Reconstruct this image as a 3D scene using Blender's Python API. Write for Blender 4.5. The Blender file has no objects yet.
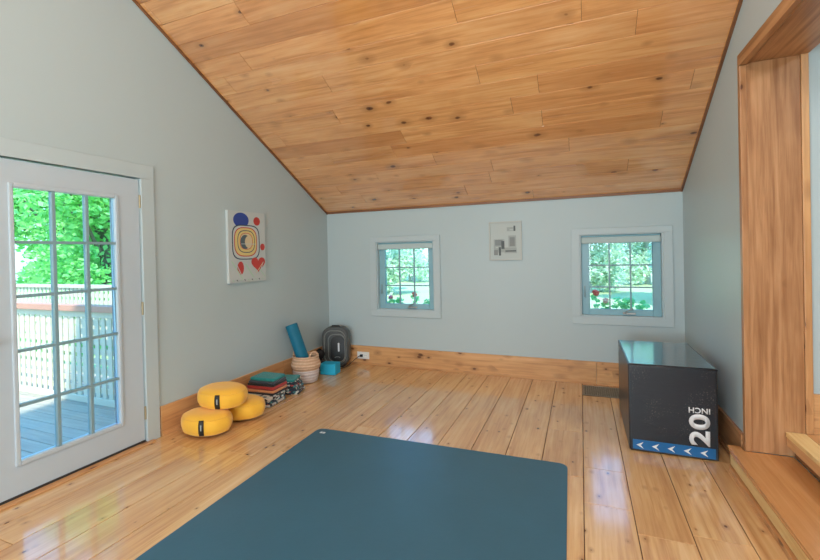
import bpy, bmesh, math, random
from mathutils import Vector, Matrix, noise
random.seed(7)
PI = math.pi
S = bpy.context.scene
COL = S.collection

# ------------------------------------------------------------------ room numbers (metres)
XL, XR, YB, YR = -3.16, 0.94, 4.98, -2.6       # left wall, right wall, back wall, rear wall
HB, SL, YRIDGE = 2.0, 0.5396, 0.5              # eave height at the back wall, roof slope, ridge line
def zc(y):                                     # underside of the sloped ceiling
    return HB + SL*(YB-y) if y >= YRIDGE else HB + SL*(YB-YRIDGE) - SL*(YRIDGE-y)

# ------------------------------------------------------------------ node helper
class NT:
    def __init__(s, name):
        s.m = bpy.data.materials.new(name); s.m.use_nodes = True
        s.t = s.m.node_tree; s.n = s.t.nodes; s.l = s.t.links
        s.n.clear()
        s.out = s.n.new('ShaderNodeOutputMaterial')
        s.b = s.n.new('ShaderNodeBsdfPrincipled'); s.l.new(s.b.outputs[0], s.out.inputs[0])
    def put(s, sock, v):
        if hasattr(v, 'is_output') or hasattr(v, 'links'): s.l.new(v, sock)
        elif isinstance(v, (tuple, list)) and len(v) == 3 and sock.type == 'RGBA': sock.default_value = (*v, 1)
        else: sock.default_value = v
    def set(s, **k):
        for a, v in k.items(): s.put(s.b.inputs[a.replace('_', ' ')], v)
    def math(s, op, a, b=0.0, c=0.0, clamp=False):
        n = s.n.new('ShaderNodeMath'); n.operation = op; n.use_clamp = clamp
        for i, v in enumerate((a, b, c)): s.put(n.inputs[i], v)
        return n.outputs[0]
    def mix(s, f, a, b, mode='MIX'):
        n = s.n.new('ShaderNodeMix'); n.data_type = 'RGBA'; n.blend_type = mode
        s.put(n.inputs[0], f); s.put(n.inputs[6], a); s.put(n.inputs[7], b)
        return n.outputs[2]
    def ramp(s, f, stops, interp='LINEAR'):
        n = s.n.new('ShaderNodeValToRGB'); n.color_ramp.interpolation = interp
        e = n.color_ramp.elements
        while len(e) < len(stops): e.new(0.5)
        for i, (p, c) in enumerate(stops): e[i].position = p; e[i].color = (*c, 1)
        s.put(n.inputs[0], f); return n.outputs[0]
    def coord(s, kind='Object'):
        return s.n.new('ShaderNodeTexCoord').outputs[kind]
    def vmul(s, v, k):
        n = s.n.new('ShaderNodeVectorMath'); n.operation = 'MULTIPLY'
        s.put(n.inputs[0], v); n.inputs[1].default_value = k; return n.outputs[0]
    def noise(s, v, scale, detail=3, rough=.55, dist=0, col=False):
        n = s.n.new('ShaderNodeTexNoise'); s.put(n.inputs['Vector'], v)
        n.inputs['Scale'].default_value = scale; n.inputs['Detail'].default_value = detail
        n.inputs['Roughness'].default_value = rough; n.inputs['Distortion'].default_value = dist
        return n.outputs[1 if col else 0]
    def voro(s, v, scale, feature='F1'):
        n = s.n.new('ShaderNodeTexVoronoi'); n.feature = feature
        s.put(n.inputs['Vector'], v); n.inputs['Scale'].default_value = scale
        return n
    def bump(s, h, strength=.3, dist=.01):
        n = s.n.new('ShaderNodeBump'); n.inputs['Strength'].default_value = strength
        n.inputs['Distance'].default_value = dist; s.put(n.inputs['Height'], h)
        s.l.new(n.outputs[0], s.b.inputs['Normal'])

def plain(name, c, rough=.6, metal=0, spec=.5, var=.06, vs=8, bump=0, coat=0, sheen=0):
    t = NT(name); o = t.coord()
    n = t.noise(o, vs, 4)
    a = tuple(max(0, x*(1-var)) for x in c); b = tuple(min(1, x*(1+var)) for x in c)
    t.set(Base_Color=t.mix(n, a, b), Roughness=rough, Metallic=metal, Specular_IOR_Level=spec)
    if coat: t.set(Coat_Weight=coat, Coat_Roughness=.08)
    if sheen: t.set(Sheen_Weight=sheen)
    if bump: t.bump(t.noise(o, vs*14, 3), bump, .004)
    return t.m

def wood(name, light, mid, dark, knot=(.10, .03, .012), rough=.3, knots=1.0, seam=0.5, coat=0, ks=(6.5, 3.2), spec=.5, contrast=1.0, blotch=0.25, kp=2.0, cior=1.6):
    # u (first UV) runs along the grain in metres, v across it; 'rnd' tells boards apart
    t = NT(name)
    uv = t.n.new('ShaderNodeUVMap').outputs[0]
    at = t.n.new('ShaderNodeAttribute'); at.attribute_name = 'rnd'
    rnd = at.outputs['Fac']
    g = t.noise(t.vmul(uv, (1.1, 26, 1)), 1.6, 5, .6, .5)
    g2 = t.noise(t.vmul(uv, (.5, 5, 1)), 1.5, 3, .5, 1.2)
    fine = t.noise(t.vmul(uv, (6, 220, 1)), 1, 2, .5)
    f = t.math('ADD', t.math('MULTIPLY', g, .55*contrast), t.math('MULTIPLY', g2, .55*contrast))
    f = t.math('ADD', f, t.math('MULTIPLY', fine, .12))
    f = t.math('ADD', f, -.11 + .5*(1-contrast))
    c = t.ramp(f, [(.28, light), (.5, mid), (.74, dark)])
    # each board a little lighter, darker or redder
    tint = t.ramp(rnd, [(0, (.80, .70, .62)), (.3, (1, .93, .86)), (.65, (1, 1, 1)), (1, (1, .97, .9))])
    c = t.mix(seam, c, tint, 'MULTIPLY')
    bl = t.noise(t.vmul(uv, (1, 2.2, 1)), 1.3, 4, .6)
    c = t.mix(t.ramp(bl, [(.45, (0, 0, 0)), (.8, (blotch,)*3)]), c, dark)
    if knots:
        w = t.n.new('ShaderNodeVectorMath'); w.operation = 'ADD'
        t.l.new(t.vmul(uv, (ks[1], ks[0], 1)), w.inputs[0])
        t.l.new(t.vmul(t.noise(uv, 14, 2, .5, 0, True), (.12, .12, 0)), w.inputs[1])
        vo = t.voro(w.outputs[0], 1.0)
        sep = t.n.new('ShaderNodeSeparateColor'); t.l.new(vo.outputs['Color'], sep.inputs[0])
        rad = t.math('MULTIPLY', t.math('POWER', sep.outputs[0], kp), .13*knots)
        d = t.math('DIVIDE', vo.outputs['Distance'], t.math('ADD', rad, .0005))
        k = t.ramp(d, [(.0, (1, 1, 1)), (.72, (.8, .8, .8)), (1.0, (0, 0, 0))])
        halo = t.ramp(t.math('MULTIPLY', d, .36), [(.3, (.55,)*3), (1.0, (0, 0, 0))])
        c = t.mix(halo, c, tuple(x*.72 for x in dark))
        c = t.mix(k, c, knot)
    t.set(Base_Color=c, Roughness=t.math('ADD', t.math('MULTIPLY', g2, .16), rough-.08), Specular_IOR_Level=spec)
    if coat: t.set(Coat_Weight=coat, Coat_Roughness=.10, Coat_IOR=cior)
    t.bump(t.math('ADD', f, t.math('MULTIPLY', bl, .8)), .06, .004)
    return t.m

M = {}
M['wall'] = plain('wall_paint', (.485, .585, .605), .42, var=.015, vs=2, bump=.03, spec=.35)
M['white_trim'] = plain('white_trim_paint', (.505, .605, .63), .45, var=.02)
M['door_paint'] = plain('door_paint', (.53, .62, .68), .28, var=.02)
M['sash'] = plain('blue_grey_sash', (.27, .50, .58), .35, var=.03)
M['muntin'] = plain('muntin_paint', (.24, .37, .41), .4, var=.03)
M['blind'] = plain('blind_fabric', (.50, .62, .62), .7, var=.03)
M['floor_wood'] = wood('pine_floor', (.84, .60, .32), (.74, .47, .215), (.52, .27, .11), rough=.2, knots=.8, seam=.5, ks=(11, 7.0), coat=.6, blotch=.65, kp=.6, contrast=1.2)
M['ceil_wood'] = wood('pine_ceiling', (.95, .56, .27), (.86, .43, .17), (.60, .25, .085), rough=.25, knots=1.2, seam=1.0, ks=(7, 3.8), coat=1.0, blotch=.6, kp=.62, contrast=1.2, cior=1.9)
M['base_wood'] = wood('pine_baseboard', (.80, .49, .24), (.68, .37, .16), (.44, .20, .08), rough=.35, knots=1.6, seam=.3, ks=(10, 5.5), blotch=.6, kp=1.0)
M['jamb_wood'] = wood('fir_jamb', (.60, .34, .17), (.50, .255, .115), (.30, .13, .05), rough=.35, knots=.6, seam=.2, ks=(5, 2), contrast=1.5, blotch=.85, kp=1.2)
M['tread_wood'] = wood('stained_tread', (.68, .37, .16), (.57, .28, .10), (.38, .15, .05), rough=.25, knots=.4, seam=.2, ks=(5, 2), contrast=.7)
M['raw_pine'] = wood('raw_pine_edge', (.92, .72, .38), (.86, .62, .28), (.66, .40, .15), rough=.5, knots=.8, seam=.2, ks=(12, 4))
M['dark_trim'] = wood('dark_trim', (.34, .15, .06), (.24, .10, .04), (.14, .055, .025), rough=.45, knots=.4, seam=.2)
M['deck'] = wood('weathered_deck', (.50, .44, .34), (.42, .37, .29), (.30, .27, .22), knot=(.15, .15, .14), rough=.6, knots=.4, seam=.4)
M['seam'] = plain('seam_shadow_gap', (.09, .04, .02), .9)
M['lattice'] = plain('lattice_paint', (.66, .58, .43), .6, var=.05)
M['rail'] = plain('rail_paint', (.60, .27, .18), .6, var=.08)
M['siding'] = plain('outside_siding', (.6, .6, .56), .7)
M['roofing'] = plain('roof_shingle', (.12, .12, .12), .9, var=.3, vs=20)
M['yellow'] = plain('yellow_cotton', (.96, .52, .04), .75, var=.05, vs=5, bump=.25, sheen=.3)
M['black'] = plain('black_cloth', (.012, .012, .014), .7)
M['tagmat'] = plain('black_tag', (.02, .018, .015), .55)
M['mat'] = plain('yoga_mat_rubber', (.036, .125, .185), .42, var=.12, vs=3, bump=.12)
M['logo'] = plain('white_print', (.75, .78, .8), .5)
M['roll'] = plain('rolled_mat_foam', (.0, .16, .27), .6, var=.12, vs=14, bump=.2)
M['roll_in'] = plain('rolled_mat_inner', (.01, .19, .28), .6, var=.1, vs=14)
M['block'] = plain('foam_block', (.015, .44, .70), .6, var=.05, bump=.15)
M['metal'] = plain('nickel_metal', (.5, .5, .48), .3, metal=.9)
M['brass'] = plain('aged_brass', (.40, .33, .20), .4, metal=.7)
M['vent'] = plain('vent_metal', (.26, .25, .20), .4, metal=.5, var=.3, vs=40)
M['dark'] = plain('dark_void', (.02, .02, .02), .8)
M['gap_shade'] = plain('dark_gap_shade', (.03, .03, .03), .6)  # near-black for the shaded gap under the door
M['outlet'] = plain('outlet_plastic', (.82, .84, .82), .35, var=.01)
M['dev_grey'] = plain('appliance_grey_plastic', (.085, .095, .095), .38, var=.1)
M['dev_dark'] = plain('appliance_dark_plastic', (.025, .028, .03), .35)
M['dev_rib'] = plain('appliance_rib_plastic', (.24, .26, .25), .4)
M['canvas'] = plain('canvas_white', (.56, .62, .62), .7, var=.03)
M['paper'] = plain('mat_board', (.50, .56, .54), .5, var=.02)
M['frame'] = plain('pale_frame', (.50, .53, .50), .4)
for k, c in dict(a_blue=(.03, .07, .33), a_red=(.55, .05, .04), a_navy=(.03, .07, .12), a_yel=(.74, .60, .24), a_grey=(.10, .14, .16), a_cream=(.70, .58, .36), a_green=(.45, .66, .52), g_dark=(.10, .12, .125), g_mid=(.24, .27, .27), g_lite=(.36, .41, .40)).items():
    M[k] = plain('paint_'+{'a_blue': 'blue', 'a_red': 'red', 'a_navy': 'navy', 'a_yel': 'yellow', 'a_grey': 'slate', 'a_cream': 'cream', 'a_green': 'mint', 'g_dark': 'black_ink', 'g_mid': 'grey_ink', 'g_lite': 'pale_ink'}[k], c, .6)
M['band'] = plain('blue_print', (.01, .135, .36), .35, var=.05)
M['vinyl_edge'] = plain('vinyl_piping', (.012, .016, .022), .3)
M['soil'] = plain('soil', (.05, .03, .02), .9)
M['planter'] = plain('planter_plastic', (.5, .55, .5), .5)

def vinyl(name, ro, co):
    t = NT(name); o = t.coord()
    sp = t.noise(o, 95, 2, .6)
    big = t.noise(o, 3, 3)
    f = t.ramp(sp, [(.56, (0, 0, 0)), (.70, (1, 1, 1))])
    t.set(Base_Color=t.mix(t.math('MULTIPLY', f, t.ramp(big, [(.48, (0, 0, 0)), (.62, (1, 1, 1))])), (.014, .022, .032), (.20, .19, .18)), Roughness=ro, Specular_IOR_Level=.5, Coat_Weight=co, Coat_Roughness=.12)
    t.bump(t.noise(t.vmul(o, (1, 1, 2.4)), 7, 3, .5, 1.0), .10, .02)
    return t.m
M['vinyl'] = vinyl('black_vinyl', .34, .12); M['vinyl_gloss'] = vinyl('glossy_black_vinyl', .16, 1.0)

def glass():
    t = NT('window_glass')
    tr = t.n.new('ShaderNodeBsdfTransparent'); gl = t.n.new('ShaderNodeBsdfGlossy')
    tr.inputs[0].default_value = (.94, .98, .97, 1); gl.inputs['Roughness'].default_value = .02
    fr = t.n.new('ShaderNodeFresnel'); fr.inputs[0].default_value = 1.45
    mx = t.n.new('ShaderNodeMixShader')
    t.l.new(fr.outputs[0], mx.inputs[0]); t.l.new(tr.outputs[0], mx.inputs[1]); t.l.new(gl.outputs[0], mx.inputs[2])
    t.l.new(mx.outputs[0], t.out.inputs[0]); t.n.remove(t.b)
    return t.m
M['glass'] = glass()

def leafmat(name, a, b, trans=.35):
    t = NT(name)
    at = t.n.new('ShaderNodeAttribute'); at.attribute_name = 'rnd'
    c = t.mix(at.outputs['Fac'], a, b)
    t.set(Base_Color=c, Roughness=.55)
    tl = t.n.new('ShaderNodeBsdfTranslucent'); t.put(tl.inputs[0], c)
    mx = t.n.new('ShaderNodeMixShader'); mx.inputs[0].default_value = trans
    t.l.new(t.b.outputs[0], mx.inputs[1]); t.l.new(tl.outputs[0], mx.inputs[2]); t.l.new(mx.outputs[0], t.out.inputs[0])
    return t.m
M['leaf'] = leafmat('green_leaves', (.16, .58, .13), (.48, .90, .34))
M['leaf_overlit'] = leafmat('overexposed_leaves', (.50, .72, .50), (.80, .88, .74))  # overexposed daylight of the back yard put into the leaf colour
M['geranium_leaf'] = leafmat('geranium_leaves', (.12, .60, .2), (.32, .85, .4))
M['petal_red'] = leafmat('red_petals', (.85, .10, .10), (.95, .22, .18), .2)
M['petal_pink'] = leafmat('pink_petals', (.95, .25, .35), (1, .42, .48), .2)
M['petal_pale'] = leafmat('pale_pink_petals', (.95, .55, .5), (1, .72, .66), .2)
M['bark'] = plain('bark', (.16, .13, .10), .9, var=.3, vs=10)
M['bark_overlit'] = plain('overexposed_bark', (.48, .50, .46), .9, var=.2, vs=10)  # bark lightened the same way, for the overexposed back yard

def grass():
    t = NT('lawn'); o = t.coord()
    t.set(Base_Color=t.mix(t.noise(o, .8, 5), (.34, .44, .20), (.50, .58, .32)), Roughness=.9)
    t.bump(t.noise(o, 30, 3), .6, .05); return t.m
M['grass'] = grass()

def weave(name, a, b, scale=60):
    t = NT(name); o = t.coord()
    w = t.n.new('ShaderNodeTexWave'); w.bands_direction = 'Z'; w.inputs['Scale'].default_value = scale/6
    w.inputs['Distortion'].default_value = 1.5; t.l.new(o, w.inputs['Vector'])
    n = t.noise(o, 45, 3)
    f = t.math('MULTIPLY', w.outputs['Fac'], n)
    t.set(Base_Color=t.mix(t.ramp(f, [(.1, (0, 0, 0)), (.6, (1, 1, 1))]), a, b), Roughness=.85)
    t.bump(w.outputs['Fac'], .6, .006); return t.m
M['straw'] = weave('straw_weave', (.60, .38, .24), (.80, .58, .40))
M['straw_white'] = weave('white_painted_weave', (.62, .52, .50), (.80, .74, .70))

def cloth(name, stops, scale=34, mode='voro'):
    t = NT(name); o = t.coord()
    vo = t.voro(t.vmul(o, (1, 1, 1.6)), scale)
    sp = t.n.new('ShaderNodeSeparateColor'); t.l.new(vo.outputs['Color'], sp.inputs[0])
    t.set(Base_Color=t.ramp(sp.outputs[0], stops, 'CONSTANT'), Roughness=.9, Sheen_Weight=.2)
    t.bump(t.noise(o, 160, 2), .3, .003); return t.m
M['pattern'] = cloth('patterned_weave', [(0, (.015, .03, .05)), (.40, (.62, .66, .62)), (.66, (.05, .20, .22)), (.80, (.02, .025, .03)), (.93, (.45, .05, .05))])
M['pattern_light'] = cloth('light_patterned_weave', [(0, (.60, .55, .48)), (.55, (.04, .09, .09)), (.78, (.40, .50, .44)), (.92, (.03, .03, .03))], 30)
for k, c in dict(c_teal=(.01, .26, .26), c_slate=(.06, .07, .09), c_plum=(.10, .06, .09), c_red=(.42, .035, .03), c_orange=(.72, .30, .13), c_black=(.018, .018, .02), c_cream=(.66, .58, .48)).items():
    M[k] = plain('wool_'+k[2:], c, .9, var=.25, vs=30, bump=.4, sheen=.2)

# ------------------------------------------------------------------ mesh builder
class MB:
    def __init__(s): s.v = []; s.f = []; s.uv = []; s.r = []; s.mi = []; s.sm = []
    def face(s, pts, uvs=None, r=0.5, mi=0, sm=False):
        i = len(s.v); s.v += [tuple(p) for p in pts]; s.f.append(tuple(range(i, i+len(pts))))
        s.uv += list(uvs) if uvs else [(0, 0)]*len(pts); s.r.append(r); s.mi.append(mi); s.sm.append(sm)
    def hexa(s, P, grain=0, r=None, mi=0, off=None):
        # P: 8 corners, index bits x,y,z ; UV measured in metres along the grain axis
        r = random.random() if r is None else r
        ou, ov = off if off else (random.random()*40, random.random()*40)
        V = [Vector(p) for p in P]
        for q, ax in (((0, 2, 3, 1), 2), ((4, 5, 7, 6), 2), ((0, 1, 5, 4), 1), ((2, 6, 7, 3), 1), ((0, 4, 6, 2), 0), ((1, 3, 7, 5), 0)):
            pts = [V[i] for i in q]; rest = [a for a in (0, 1, 2) if a != ax]
            gx = grain if grain != ax else rest[0]
            oth = [a for a in rest if a != gx][0]
            s.face(pts, [(p[gx]+ou, p[oth]+ov+ax*.37) for p in pts], r, mi)
    def box(s, x0, x1, y0, y1, z0, z1, grain=0, r=None, mi=0, off=None):
        s.hexa([(x, y, z) for z in (z0, z1) for y in (y0, y1) for x in (x0, x1)], grain, r, mi, off)
    def prism(s, axis, a0, a1, poly, grain=None, mi=0, r=.5):
        # poly of 2-D points extruded along axis from a0 to a1
        def P(a, p): q = list(p); q.insert(axis, a); return Vector(q)
        n = len(poly); ou, ov = random.random()*40, random.random()*40
        g = axis if grain is None else grain
        def uv(p):
            o = [a for a in (0, 1, 2) if a != g]; return (p[g]+ou, p[o[0]]+p[o[1]]+ov)
        for a in (a0, a1):
            pts = [P(a, p) for p in poly]
            if a == a1: pts.reverse()
            s.face(pts, [uv(p) for p in pts], r, mi)
        for i in range(n):
            j = (i+1) % n; pts = [P(a0, poly[j]), P(a0, poly[i]), P(a1, poly[i]), P(a1, poly[j])]
            s.face(pts, [uv(p) for p in pts], r, mi)
    def tube(s, pts, rad, seg=10, cap=True, mi=0):
        pts = [Vector(p) for p in pts]; n = len(pts)
        R = rad if isinstance(rad, (list, tuple)) else [rad]*n
        rings = []; prev = None
        for i, p in enumerate(pts):
            d = (pts[min(i+1, n-1)]-pts[max(i-1, 0)]).normalized()
            if prev is None: a = d.orthogonal().normalized()
            else: a = (prev-d*prev.dot(d)).normalized()
            prev = a; b = d.cross(a)
            rings.append([p+(a*math.cos(t)+b*math.sin(t))*R[i] for t in (2*PI*k/seg for k in range(seg))])
        s.grid(rings, closed=True, mi=mi)
        if cap:
            s.face(list(reversed(rings[0])), mi=mi); s.face(rings[-1], mi=mi)
    def grid(s, rings, closed=True, mi=0, r=.5, sm=True):
        i0 = len(s.v); m = len(rings[0]); tot = 0
        for rg in rings: s.v += [tuple(p) for p in rg]
        for i in range(len(rings)-1):
            for k in range(m if closed else m-1):
                k2 = (k+1) % m
                s.f.append((i0+i*m+k, i0+i*m+k2, i0+(i+1)*m+k2, i0+(i+1)*m+k))
                s.uv += [(k/m, i/len(rings)), ((k+1)/m, i/len(rings)), ((k+1)/m, (i+1)/len(rings)), (k/m, (i+1)/len(rings))]
                s.r.append(r); s.mi.append(mi); s.sm.append(sm)
    def lathe(s, prof, c=(0, 0, 0), seg=32, mi=0, wob=0):
        s.grid([[(c[0]+r*math.cos(t), c[1]+r*math.sin(t), c[2]+z) for t in (2*PI*k/seg for k in range(seg))] for r, z in prof], mi=mi)
    def build(s, name, mats, parent=None, bevel=0, smooth=False, loc=None, rot=None, seg=2, weld=False):
        me = bpy.data.meshes.new(name); me.from_pydata(s.v, [], s.f)
        ul = me.uv_layers.new(name='UVMap')
        for i, u in enumerate(s.uv): ul.data[i].uv = u
        at = me.attributes.new('rnd', 'FLOAT', 'FACE')
        at.data.foreach_set('value', s.r)
        me.polygons.foreach_set('material_index', s.mi)
        me.polygons.foreach_set('use_smooth', [bool(x or smooth) for x in s.sm])
        for m in (mats if isinstance(mats, (list, tuple)) else [mats]): me.materials.append(m)
        if bevel or weld:
            bm = bmesh.new(); bm.from_mesh(me); bmesh.ops.remove_doubles(bm, verts=bm.verts, dist=1e-5)
            bmesh.ops.recalc_face_normals(bm, faces=bm.faces)
            bm.to_mesh(me); bm.free()
        me.update()
        o = bpy.data.objects.new(name, me); COL.objects.link(o)
        if parent: o.parent = parent
        if loc: o.location = loc
        if rot: o.rotation_euler = rot
        if bevel:
            md = o.modifiers.new('bevel', 'BEVEL'); md.width = bevel; md.segments = seg; md.limit_method = 'ANGLE'; md.angle_limit = .6
            md.harden_normals = False
        return o

def tag(o, label=None, cat=None, group=None, kind=None):
    if label: o['label'] = label
    if cat: o['category'] = cat
    if group: o['group'] = group
    if kind: o['kind'] = kind
    return o
def empty(name, loc=(0, 0, 0), rz=0):
    o = bpy.data.objects.new(name, None); COL.objects.link(o); o.location = loc; o.rotation_euler = (0, 0, rz)
    o.empty_display_size = .1; return o
def struct(o): o['kind'] = 'structure'; return o

# ------------------------------------------------------------------ floor: wide pine boards running to the back wall
seams = [XL-.1, -2.935, -2.69, -2.445, -2.20, -1.96, -1.74, -1.495, -1.255, -1.01, -.76, -.515, -.27, -.008, .24, .49, .735, XR+.12]
fl = MB()
forced = {3: [2.42], 4: [2.55], 12: [3.62, 2.9], 2: [2.35], 1: [2.36], 13: [2.62, 3.05], 14: [2.42, 4.05], 15: [2.5]}
for i in range(len(seams)-1):
    js = sorted([YR-.02]+[random.uniform(-2, 1.2), random.uniform(-.5, 1.6)]+forced.get(i, [random.uniform(2.3, 4.2)] if random.random() < .35 else [])+[YB+.02])
    for a, b in zip(js[:-1], js[1:]):
        if b-a < .1: continue
        g = .0022
        fl.box(seams[i]+g, seams[i+1]-g, a+.0015, b-.0015, -.03, 0, grain=1)
fl.box(XL-.1, XR+.12, YR, YB, -.06, -.009, mi=1)
struct(fl.build('floor', [M['floor_wood'], M['seam']], bevel=.0015, seg=1))

# ------------------------------------------------------------------ sloped pine ceiling (both slopes)
ce = MB()
def cpt(x, s, up, back):                      # s metres of run from the eave; back=True for the slope above the camera's rear
    y = YB - s if not back else YR + s
    return (x, y, zc(y)+up)
for back in (False, True):
    run = (YB-YRIDGE) if not back else (YRIDGE-YR)
    s0 = -.015 if not back else 0; n = 0
    while s0 < run-.001:
        s1 = min(s0+.1655, run)
        random.seed(100+n+(50 if back else 0))
        x = XL - random.uniform(.02, 2.0)
        while x < XR:
            x1 = min(x+random.choice([1.3, 1.85, 2.4, 3.0, .75]), XR+.02); xa = max(x, XL-.02)
            if x1 > XL+.02 and x1-xa > .02:
                a, b = s0+.0018, s1-.0018
                P = [cpt(xx, ss, up, back) for up in (0, .02) for ss in (a, b) for xx in (xa+.001, x1-.001)]
                ce.hexa(P, grain=0)
            x = x1
        s0 = s1; n += 1
    a, b = 0, run
    ce.hexa([cpt(xx, ss, up, back) for up in (.008, .2) for ss in (a, b) for xx in (XL-.02, XR+.02)], mi=1)
struct(ce.build('ceiling', [M['ceil_wood'], M['seam']], bevel=.0018, seg=1))

# ------------------------------------------------------------------ walls
TW = .16
def slope_poly(y0, y1, z0):                   # wall piece under the sloped ceiling
    ys = [y0] + ([YRIDGE] if y0 < YRIDGE < y1 else []) + [y1]
    return [(y0, z0)] + [(y1, z0)] + [(y, zc(y)+.05) for y in reversed(ys)]
DY0, DY1, DZ = 1.30, 2.312, 2.058             # door opening
lw = MB()
lw.prism(0, XL-TW, XL, slope_poly(YR-TW, DY0, -.3)); lw.prism(0, XL-TW, XL, slope_poly(DY0, DY1, DZ))
lw.prism(0, XL-TW, XL, slope_poly(DY1, YB, -.3)); lw.box(XL-TW, XL, DY0, DY1, -.3, -.02)
struct(lw.build('wall_left', M['wall']))
OY0, OY1, OZ = 1.2, 3.245, 2.548                 # stair opening in the right wall
RT = .335
rw = MB()
rw.prism(0, XR, XR+.14, slope_poly(OY1+.02, YB+TW, -.3)); rw.prism(0, XR, XR+.14, slope_poly(OY0-.02, OY1+.02, OZ+.02)); rw.prism(0, XR, XR+.14, slope_poly(YR-TW, OY0-.02, -.3))
struct(rw.build('wall_right', M['wall']))
W = [(-2.43, -1.655, .718, 1.585), (-.008, .765, .718, 1.59)]       # window openings in the back wall
bw = MB(); xs = [XL-TW, W[0][0], W[0][1], W[1][0], W[1][1], XR]
for i in range(0, 5, 2): bw.box(xs[i], xs[i+1], YB, YB+TW, -.3, HB+.1)
for w in W:
    bw.box(w[0], w[1], YB, YB+TW, -.3, w[2]); bw.box(w[0], w[1], YB, YB+TW, w[3], HB+.1)
struct(bw.build('wall_back', M['wall']))
# rear wall with a wide window added behind the camera to let light in
RW = (-2.5, .3, .5, 2.3)
rr = MB()
zr = zc(YR)+.05
rr.box(XL, RW[0], YR-TW, YR, -.3, zr); rr.box(RW[1], XR, YR-TW, YR, -.3, zr); rr.box(RW[0], RW[1], YR-TW, YR, -.3, RW[2]); rr.box(RW[0], RW[1], YR-TW, YR, RW[3], zr)
struct(rr.build('wall_rear', M['wall']))
wn = MB()
for x in (-2.5, -1.58, -.66, .25): wn.box(x, x+.05, YR-.06, YR+.01, .5, 2.3)
for z in (.5, 2.25): wn.box(-2.5, .3, YR-.06, YR+.01, z, z+.05)
struct(wn.build('window_3', M['white_trim'], bevel=.004))  # frame of the added, unseen rear window

# roof above
rf = MB()
for back in (False, True):
    run = (YB-YRIDGE+.5) if not back else (YRIDGE-YR+.5)
    e = -.5 if not back else -1.6  # rear eave lengthened, unseen, to keep the sun out of the rear window
    f = lambda s: (YB - s if not back else YR + s)
    rf.hexa([(x, f(s), zc(f(s))+up) for up in (.22, .30) for s in (e, run-.5) for x in (XL-.5, XR+.3)])
struct(rf.build('roof', M['roofing']))

# ------------------------------------------------------------------ thin dark trims along the ceiling edge
def sloped_trim(x0, x1, name):
    m = MB()
    m.hexa([(x, y, zc(y)-d) for d in (.022, -.002) for y in (YRIDGE, YB-.001) for x in (x0, x1)], grain=1)
    m.hexa([(x, y, zc(y)-d) for d in (.022, -.002) for y in (YR, YRIDGE) for x in (x0, x1)], grain=1)
    return struct(m.build(name, M['dark_trim']))
sloped_trim(XL, XL+.016, 'trim_1'); sloped_trim(XR-.016, XR, 'trim_2')
m = MB(); m.box(XL, XR, YB-.016, YB, HB-.018, HB+.01, grain=0); struct(m.build('trim_3', M['dark_trim']))

# ------------------------------------------------------------------ baseboards
BH = .24
def board(name, segs, axis, mat=M['base_wood']):
    m = MB()
    for (a, b, c0, c1) in segs:
        if axis == 0:
            m.box(a, b, c0, c1, 0, BH, grain=0); m.box(a, b, c0-.010, c0, 0, .028, grain=0)
        else:
            m.box(c0, c1, a, b, 0, BH, grain=1)
            e = (c1, c1+.010) if c0 <= XL+.001 else (c0-.010, c0)
            m.box(e[0], e[1], a, b, 0, .028, grain=1)
    return struct(m.build(name, mat, bevel=.002, seg=1))
board('baseboard_back', [(XL+.02, .13, YB-.02, YB), (.132, XR-.02, YB-.02, YB)], 0)
board('baseboard_left', [(2.432, 3.98, XL, XL+.02), (3.983, YB, XL, XL+.02)], 1)
board('baseboard_right', [(OY1+.075, YB, XR-.02, XR)], 1, M['jamb_wood'])  # darker wood: its stain, plus the shade there put into the colour
board('baseboard_rear', [(YR, DY0-.12, XL, XL+.02)], 1)

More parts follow.
